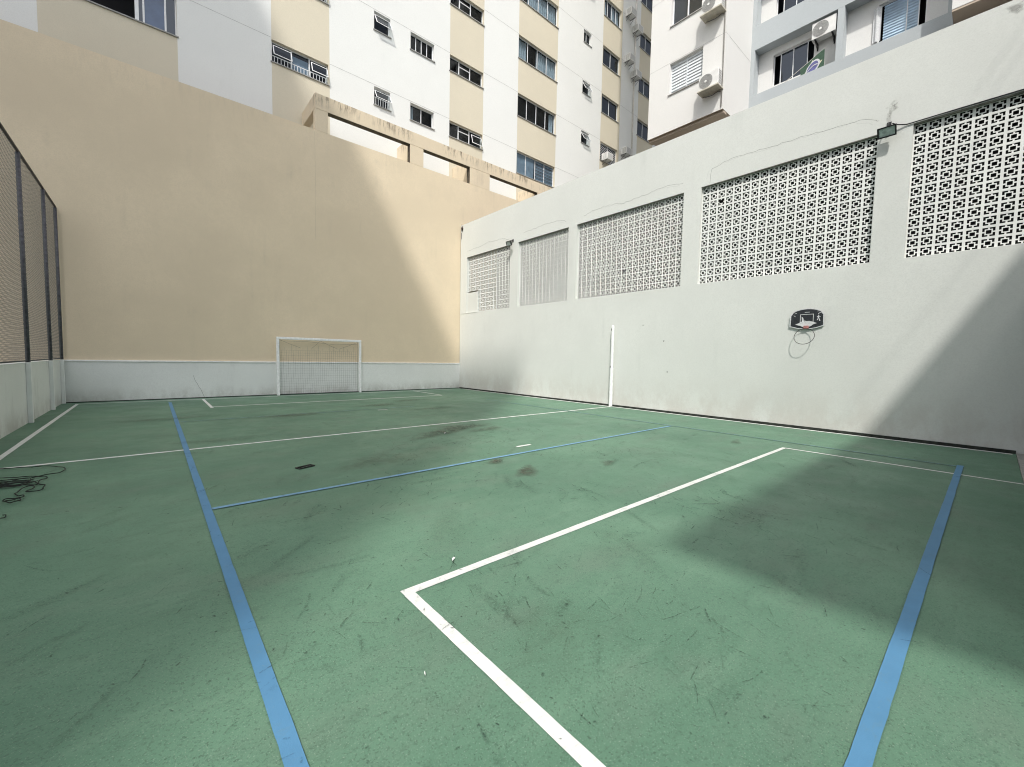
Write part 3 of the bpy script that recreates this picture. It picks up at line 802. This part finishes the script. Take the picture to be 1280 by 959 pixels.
kinds = {'A': ['big']*6, 'B': ['bars3']*6, 'C': ['awningbars', 'awning', 'awning', 'awningbars', 'awning', 'awning'],
         'D': ['slide2', 'slide4', 'slide2', 'slide4', 'slide2', 'slide2'], 'E': ['fix3']*6, 'F': ['louvre', 'slide4', 'curtains', 'curtains', 'slide4', 'curtains'],
         'G': ['awning', 'awning', 'awning', 'slide2', 'awning', 'slide2'], 'H': ['slide2', 'lattice', 'slide2', 'slide2', 'curtains', 'slide2'], 'I': ['slide2']*6}
allh = []
for c, (a, b_, h) in colsW.items():
    for k in range(ROWS): allh.append((max(a, -8), b_, head(k, c)-h, head(k, c), c, k))
m_ = MB()
for a, b_ in white:
    holed(m_, mpF, a, b_, 0, TOP, [h[:4] for h in allh if a <= h[0] and h[1] <= b_+.001], .2)
m_.box(-14, 38, YF+.9, YF+12, 0, TOP)
m_.poly([(-14,YF,0),(-14,YF+.9,0),(-14,YF+.9,TOP),(-14,YF,TOP)]); m_.poly([(38,YF,0),(38,YF+.9,0),(38,YF+.9,TOP),(38,YF,TOP)]); m_.poly([(-14,YF,TOP),(38,YF,TOP),(38,YF+.9,TOP),(-14,YF+.9,TOP)])
m_.build('wall', M['facade'], ab, fix=False)
for a, b_ in beige:
    m_ = MB(); holed(m_, mpF, a, b_, 0, TOP, [h[:4] for h in allh if a-.1 <= h[0] and h[1] <= b_+.001 and h[4] in 'ABEFHI'], .2)
    m_.build('cream_band', M['band'], ab, fix=False)
for k in range(0, 6):
    for a, b_ in white[1:-1]:
        z = HD+PIT*k+.06
        m_ = MB(); m_.mbox(mpF, a+.005, b_-.005, z-.009, z+.009, .0005, .003); m_.build('joint_line', M['joint'], ab)
m_ = MB()
for z in (): pass
m_.poly([(-13.9,YF+.85,0),(37.9,YF+.85,0),(37.9,YF+.85,TOP-.1),(-13.9,YF+.85,TOP-.1)])
m_.build('room_interior', M['interior'], ab, fix=False)
for i, h in enumerate(allh):
    c, k = h[4], h[5]
    fo = window(ab, mpF, h[0], h[1], h[2], h[3], kinds[c][k], {'E': k+1 if k else 1}.get(c, k+ord(c)))
m_ = MB(); m_.tube([(28.0, YF-.06, 9), (28.0, YF-.06, 34)], .05, 8); m_.build('drain_pipe', M['pipe'], ab, smooth=True)

# ------------------------------------------------------------------ air conditioners
def ac_split(loc, rotz, label, group, tray=True):
    t = thing('air_conditioner', (0, 0, 0), label, 'air conditioner', group)
    b = MB(); b.box(-.40, .40, -.44, -.12, .05, .68); b.build('casing', M['acwhite'], t, bevel=.012)
    b = MB(); fx, fz, fr = -.11, .365, .27
    for k in range(6):
        r = fr*(k+1)/6; b.tube([(fx+r*math.cos(a), -.447, fz+r*math.sin(a)) for a in [2*math.pi*j/24 for j in range(24)]], .006, 4, closed=True)
    for j in range(8):
        a = math.pi*j/8; b.tube([(fx-fr*math.cos(a), -.449, fz-fr*math.sin(a)), (fx+fr*math.cos(a), -.449, fz+fr*math.sin(a))], .004, 4)
    n = 24; b.poly([(fx+fr*math.cos(2*math.pi*j/n), -.4425, fz+fr*math.sin(2*math.pi*j/n)) for j in range(n)])
    b.build('fan_grille', M['acdark'], t, fix=False)
    b = MB(); b.tube([(fx, -.452, fz), (fx, -.462, fz)], .05, 12); b.build('fan_hub', M['acwhite'], t)
    b = MB()
    for k in range(9): b.box(.4005, .404, -.40, -.16, .12+k*.06, .15+k*.06)
    b.build('side_louvres', M['acdark'], t)
    b = MB()
    if tray: b.box(-.43, .43, -.52, -.001, 0, .048)
    else:
        for x in (-.28, .28):
            b.box(x-.02, x+.02, -.46, -.001, .0, .045); b.box(x-.02, x+.02, -.03, -.001, -.22, -.001)
            b.tube([(x, -.40, .0), (x, -.02, -.21)], .014, 6)
    b.build('tray' if tray else 'bracket', M['tray'] if tray else M['blacksteel'], t)
    t.location = loc; t.rotation_euler = (0, 0, rotz)
    return t
def ac_box(loc, rotz, label, group):
    t = thing('air_conditioner', (0, 0, 0), label, 'air conditioner', group)
    b = MB(); b.box(-.33, .33, -.52, -.001, 0, .46); b.build('casing', M['acwhite'], t, bevel=.01)
    b = MB()
    for k in range(7): b.box(-.29+k*.085, -.25+k*.085, -.525, -.521, .05, .41)
    b.build('front_grille', M['acdark'], t)
    b = MB()
    for k in range(5):
        b.box(-.334, -.331, -.46, -.16, .07+k*.075, .10+k*.075); b.box(.331, .334, -.46, -.16, .07+k*.075, .10+k*.075)
    b.build('side_louvres', M['acdark'], t)
    b = MB(); 
    for x in (-.25, .25): b.tube([(x, -.42, -.005), (x, -.02, -.28)], .014, 6); b.box(x-.015, x+.015, -.45, -.001, -.02, -.003)
    b.build('bracket', M['steel'], t)
    t.location = loc; t.rotation_euler = (0, 0, rotz)
    return t
GA = 'air conditioners on the shaded white strip of the far block'
a0 = ac_box((27.05, YF, 26.55), 0, 'upper left boxy air conditioner of the two pairs on the shaded far strip', GA)
copy_tree(a0, (27.95, YF, 25.85), 0, 'upper right boxy air conditioner of the two pairs on the shaded far strip')
copy_tree(a0, (27.05, YF, 23.35), 0, 'lower left boxy air conditioner of the two pairs on the shaded far strip')
copy_tree(a0, (27.95, YF, 22.62), 0, 'lower right boxy air conditioner of the two pairs on the shaded far strip')
copy_tree(a0, (27.0, YF, 16.75), 0, 'lone boxy air conditioner low on the shaded strip, just above the white wall')
copy_tree(a0, (24.75, YF, 15.62), 0, 'white air conditioner under the lattice window just above the white wall')

# ------------------------------------------------------------------ right-hand apartment building
XA, XB, XC = 18.0, 20.6, 21.1
rb = thing('apartment_building', (22, 6, 0), 'white apartment building with overhanging blocks and grey balcony frames above the garage wall', 'building')
mpA = lambda u, v, w: (XA-w, u, v)
mpB2 = lambda u, v, w: (XB-w, u, v)
mpC = lambda u, v, w: (XC-w, u, v)
Z0, FP, TP = 11.93, 2.97, 46.0
winA = []
for k in range(6):
    if k == 0: winA.append((8.82, 10.32, 13.53, 14.89, 'shutter'))
    else: winA.append((8.92, 10.34, 13.53+FP*k, 14.89+FP*k, 'blue4' if k == 1 else 'slide2'))
m_ = MB(); holed(m_, mpA, 7.89, 11.33, Z0, TP, [w_[:4] for w_ in winA], .2)
m_.poly([(XA,7.89,Z0),(XB+.5,7.89,Z0),(XB+.5,7.89,TP),(XA,7.89,TP)]); m_.poly([(XA,11.33,Z0),(32,11.33,Z0),(32,11.33,TP),(XA,11.33,TP)])
m_.box(XA+.8, 32, 7.95, 11.32, Z0+.05, TP-.05)
m_.box(19.75, 20.9, -6, 1.54, 12.97, TP)
m_.build('overhanging_block', M['blockwhite'], rb, fix=False)
m_ = MB(); m_.poly([(XA,7.89,Z0),(XB,7.89,Z0),(XB,11.33,Z0),(XA,11.33,Z0)]); m_.build('soffit', M['soffit'], rb, fix=False)
m_ = MB(); m_.box(19.76, XB, -6, 1.535, 12.90, 12.968); m_.build('soffit', M['soffit'], rb)
m_ = MB(); m_.box(XA+.12, XA+.4, 7.9, 11.32, Z0-.10, Z0-.002); m_.build('soffit_beam', M['soffit'], rb)
for k in range(4):
    z = 14.93+FP*k
    m_ = MB(); m_.box(XA-.003, XA-.0005, 7.887, 11.32, z-.008, z+.008); m_.box(XA-.0005, XB, 7.887, 7.8895, z-.008, z+.008); m_.build('joint_line', M['joint'], rb)
m_ = MB(); m_.poly([(XA+.75,7.95,Z0+.1),(XA+.75,11.3,Z0+.1),(XA+.75,11.3,TP-.1),(XA+.75,7.95,TP-.1)])
m_.build('room_interior', M['interior'], rb, fix=False)
for k, w_ in enumerate(winA): window(rb, mpA, *w_[:5], seed=k*2+1)
# lower body, recessed wall and frame
m_ = MB(); m_.box(XB+.02, 32, -6, 11.32, 0, Z0-.05); 
winC = []
for k in range(5):
    zb = 13.76+FP*k
    winC.append((5.62, 7.14, zb, zb+1.32, 'blue4')); winC.append((2.28, 3.60, zb-.06, zb+1.32, 'shut2'))
holed(m_, mpC, -6, 7.888, Z0-.5, TP, [w_[:4] for w_ in winC], .2)
m_.box(XC+.8, 32, -6, 7.9, Z0-.5, TP)
m_.build('recessed_wall', M['blockwhite'], rb, fix=False)
m_ = MB()
for k in range(-1, 6):
    z0, z1 = 15.37+FP*k, 16.39+FP*k
    m_.box(XB, XB+.14, 1.545, 7.888, z0, z1)
    m_.box(XB+.142, XC-.002, 1.545, 7.888, z0+.001, z0+.2)
for a, b_ in ((7.73, 7.887), (4.55, 4.77), (1.55, 1.70)):
    for k in range(-1, 5): m_.box(XB+.001, XC-.003, a, b_, 16.392+FP*k, 15.368+FP*(k+1))
m_.build('balcony_frame', M['slab_grey'], rb)
m_ = MB(); m_.poly([(XC+.75,-5.9,Z0),(XC+.75,7.88,Z0),(XC+.75,7.88,TP-.1),(XC+.75,-5.9,TP-.1)])
m_.build('room_interior', M['interior'], rb, fix=False)
for k, w_ in enumerate(winC):
    u0, u1, v0, v1, kd = w_
    f = MB(); W = -.10
    if kd == 'blue4':
        sash(f, mpC, u0+.003, u1-.003, v0+.003, v1-.003, W-.05, W, .03)
        for q in (.18, .49, .83): f.mbox(mpC, u1-(u1-u0)*q-.015, u1-(u1-u0)*q+.015, v0+.03, v1-.03, W-.04, W-.003)
        fo = f.build('window', M['alu'], rb)
        G = MB(); G.poly([mpC(u1-(u1-u0)*.18,v0,W-.03), mpC(u1-(u1-u0)*.83,v0,W-.03), mpC(u1-(u1-u0)*.83,v1,W-.03), mpC(u1-(u1-u0)*.18,v1,W-.03)]); G.build('pane', M['blueglass'], fo, fix=False)
    else:
        sash(f, mpC, u0+.003, u1-.003, v0+.003, v1-.003, W-.05, W, .03)
        f.mbox(mpC, 2.80, 2.83, v0+.03, v1-.03, W-.04, W-.003); f.mbox(mpC, 2.48, 2.51, v0+.03, v1-.03, W-.04, W-.003)
        fo = f.build('window', M['alu'], rb)
        q = MB(); slats(q, mpC, 2.51, 2.80, v0+.03, v1-.05, W-.02, .10); slats(q, mpC, 2.83, u1-.14, v0+.03, v1-.05, W-.02, .10); q.mbox(mpC, 2.51, u1-.14, v0+.03, v1-.04, W-.07, W-.06)
        q.build('shutter', M['blueshutter'], fo)
        if k == 1: curtain(mpC, u1-.10, u1+.14, v0+.02, v1-.1, .06, fo, M['bbwhite'], 3)
m_ = MB(); m_.tube([(XA-.03, 7.95, Z0+.1), (XA-.03, 7.95, 30)], .022, 8); m_.build('drain_pipe', M['pipe'], rb, smooth=True)
GB = 'air conditioners on the right hand building'
ac_split((XA, 8.33, 12.70), R(-90), 'white air conditioner on a tray beside the closed slatted window', GB)
ac_split((XA, 8.35, 15.74), R(-90), 'white air conditioner on a tray at the top edge beside the blue paned window', GB)
ac_split((XC, 5.22, 14.62), R(-90), 'white air conditioner on black brackets under the grey balcony frame', GB, tray=False)
m_ = MB()
for z0 in (12.70, 15.74):
    m_.tube([(XA-.10, 8.68, z0-.03), (XA-.14, 8.55, z0-.10), (XA-.12, 8.3, z0-.12), (XA-.05, 8.1, z0-.02), (XA-.03, 8.0, z0-.06)], .013, 6)
m_.build('refrigerant_pipe', M['steel'], rb)

# flag on its stick in the recessed balcony
fl = thing('flag', (20.78, 5.9, 13.6), 'green flag with pale diamond and blue disc on a stick below the balcony air conditioner', 'flag')
A0, A1 = Vector((20.80, 6.62, 13.50)), Vector((20.70, 5.12, 14.16))
m_ = MB(); m_.tube([tuple(A0), tuple(A1)], .013, 8); m_.build('pole', M['pipe'], fl)
def fpt(s, d):           # s along the stick 0..1, d down
    p = A0.lerp(A1, .42+.56*s); return (p.x-.02+.03*math.sin(6*s+4*d), p.y-.10*d*(1-s), p.z-.02-d)
m_ = MB(); NS, ND = 14, 10
DR = .66
for i in range(NS):
    for j in range(ND):
        m_.poly([fpt(i/NS, DR*j/ND), fpt((i+1)/NS, DR*j/ND), fpt((i+1)/NS, DR*(j+1)/ND), fpt(i/NS, DR*(j+1)/ND)])
cloth = m_.build('cloth', M['flaggreen'], fl, fix=False)
def fdisc(name, mat, rs, rd, off, sides=24, c=(.52, .36)):
    d_ = MB(); pts = []
    for k in range(sides):
        a = 2*math.pi*k/sides
        p = fpt(c[0]+rs*math.cos(a), c[1]+rd*math.sin(a)); pts.append((p[0]-off, p[1], p[2]))
    p0 = fpt(*c); p0 = (p0[0]-off, p0[1], p0[2])
    for k in range(sides): d_.poly([p0, pts[k], pts[(k+1) % sides]])
    return d_.build(name, mat, cloth, fix=False)
fdisc('diamond', M['flagyellow'], .40, .29, .008, 4)
fdisc('white_ring', M['bbwhite'], .31, .235, .014)
fdisc('disc', M['flagblue'], .24, .18, .020)
m_ = MB()
for k in range(8):
    s0, s1 = .30+.44*k/8, .30+.44*(k+1)/8
    q = lambda s, d: (fpt(s, d)[0]-.026, fpt(s, d)[1], fpt(s, d)[2])
    m_.poly([q(s0,.36-.05*math.sin(k*.4)), q(s1,.36-.05*math.sin((k+1)*.4)), q(s1,.395-.05*math.sin((k+1)*.4)), q(s0,.395-.05*math.sin(k*.4))])
m_.build('white_band', M['bbwhite'], cloth, fix=False)

# ------------------------------------------------------------------ neighbours outside the view that shade the court
SD = Vector((1, .93, -1.70))
m_ = MB()
tw = thing('apartment_tower', (-30, -9, 0), 'tall white apartment tower far behind the court on the fence side', 'building')
m_.box(-37, -23.05, -19.3, 2.5, 0, 60); m_.build('wall', M['facade'], tw)
mpT = lambda u, v, w: (-23.05+w, u, v)
for k in range(18):
    for y in (-17, -13, -9, -5, -1):
        m_ = MB(); m_.mbox(mpT, y, y+1.6, 2+3.2*k, 3.3+3.2*k, .002, .03); m_.build('window', M['blueglass'], tw)
cp = thing('unseen_shade_building', (8, -12, 0), 'unseen dark building behind the court, roof slab casting shade, stepped masses added to block sky', 'building')
HC = 16.0
cx, cy = 3.2-HC/1.7, 1.74-HC*.93/1.7
m_ = MB(); m_.box(cx, 22, -20, cy, HC-.14, HC); m_.build('roof', M['low_bounce'], cp)
for y in (-12.5, -18.5):
    m_ = MB(); m_.box(cx+.5, cx+.9, y, y+.4, 0, HC-.141); m_.build('column', M['low_bounce'], cp)
m_ = MB(); m_.box(1.0, 22, -20, -7.6, 0, HC-.142); m_.build('wall', M['low_bounce'], cp)
m_ = MB(); m_.box(3.6, 22, -7.598, -5.0, 0, 11.4); m_.build('sky_block_middle', M['low_bounce'], cp)  # added unseen mass, hides sky to deepen the right-hand shade
m_ = MB(); m_.box(3.6, 22, -4.998, -1.1, 0, 4.4); m_.build('sky_block_lower', M['low_bounce'], cp)  # lower mass, also added to keep sky light off the right side
m_ = MB(); m_.box(3.5, 11.40, -.75, -.53, 0, 3.2); m_.build('sky_block_wall', M['low_bounce'], cp)  # unseen wall added to darken the shaded right corner
for k in range(4):
    z = (15.6, 15.15, 14.65, 12.45)[k]
    m_ = MB(); m_.tube([(-14+56*i/24, -4.5, z+.0006*(i-12)**2) for i in range(25)], .007, 5)
    tag(m_.build('overhead_cable', M['blacksteel']), 'thin black cable strung high in the air behind the court', 'cable', 'overhead cables behind the court')

# ------------------------------------------------------------------ light, sky, camera
sl = bpy.data.lights.new('sun', 'SUN'); sl.energy = 2.0; sl.angle = R(.9); sl.color = (1.0, .965, .90)
so = bpy.data.objects.new('sun', sl); col.objects.link(so); so.rotation_euler = SD.to_track_quat('-Z', 'Y').to_euler(); so.location = (-10, -10, 30)
wd = bpy.data.worlds.new('World'); scn.world = wd; wd.use_nodes = True
nt = wd.node_tree; bg = nt.nodes['Background']
sk = nt.nodes.new('ShaderNodeTexSky'); sk.sky_type = 'NISHITA'; sk.sun_disc = False
sk.sun_elevation = math.atan2(1.70, math.hypot(1, .93)); sk.sun_rotation = R(180)+math.atan2(1, .93)
sk.dust_density = 3.0; sk.air_density = 1.0
hs = nt.nodes.new('ShaderNodeHueSaturation'); hs.inputs['Saturation'].default_value = .4
nt.links.new(sk.outputs[0], hs.inputs['Color']); nt.links.new(hs.outputs[0], bg.inputs[0]); bg.inputs[1].default_value = .15

F, W_, H_ = 519.5, 1280, 959
yaw, pitch, roll = R(40.8634), R(3.42246), R(1.07029)
f = Vector((math.sin(yaw)*math.cos(pitch), math.cos(yaw)*math.cos(pitch), -math.sin(pitch)))
r = Vector((math.cos(yaw), -math.sin(yaw), 0)); u = r.cross(f)
r, u = r*math.cos(roll)+u*math.sin(roll), -r*math.sin(roll)+u*math.cos(roll)
cd = bpy.data.cameras.new('camera'); cam = bpy.data.objects.new('camera', cd); col.objects.link(cam)
mw = Matrix((r, u, -f)).transposed().to_4x4(); mw.translation = (0, 0, 1.5)
cam.matrix_world = mw
cd.sensor_width = 36; cd.sensor_fit = 'HORIZONTAL'; cd.lens = F/W_*36; cd.clip_start = .05; cd.clip_end = 1000
scn.camera = cam
scn.view_settings.view_transform = 'Standard'; scn.view_settings.look = 'None'
scn.view_settings.exposure = .68; scn.view_settings.gamma = 1; scn.view_settings.use_curve_mapping = False
scn.render.engine = 'CYCLES'
scn.cycles.max_bounces = 8; scn.cycles.diffuse_bounces = 5; scn.cycles.transparent_max_bounces = 16
scn.cycles.use_denoising = True
scn.cycles.filter_width = 1.05
scn.cycles.sample_clamp_indirect = 6
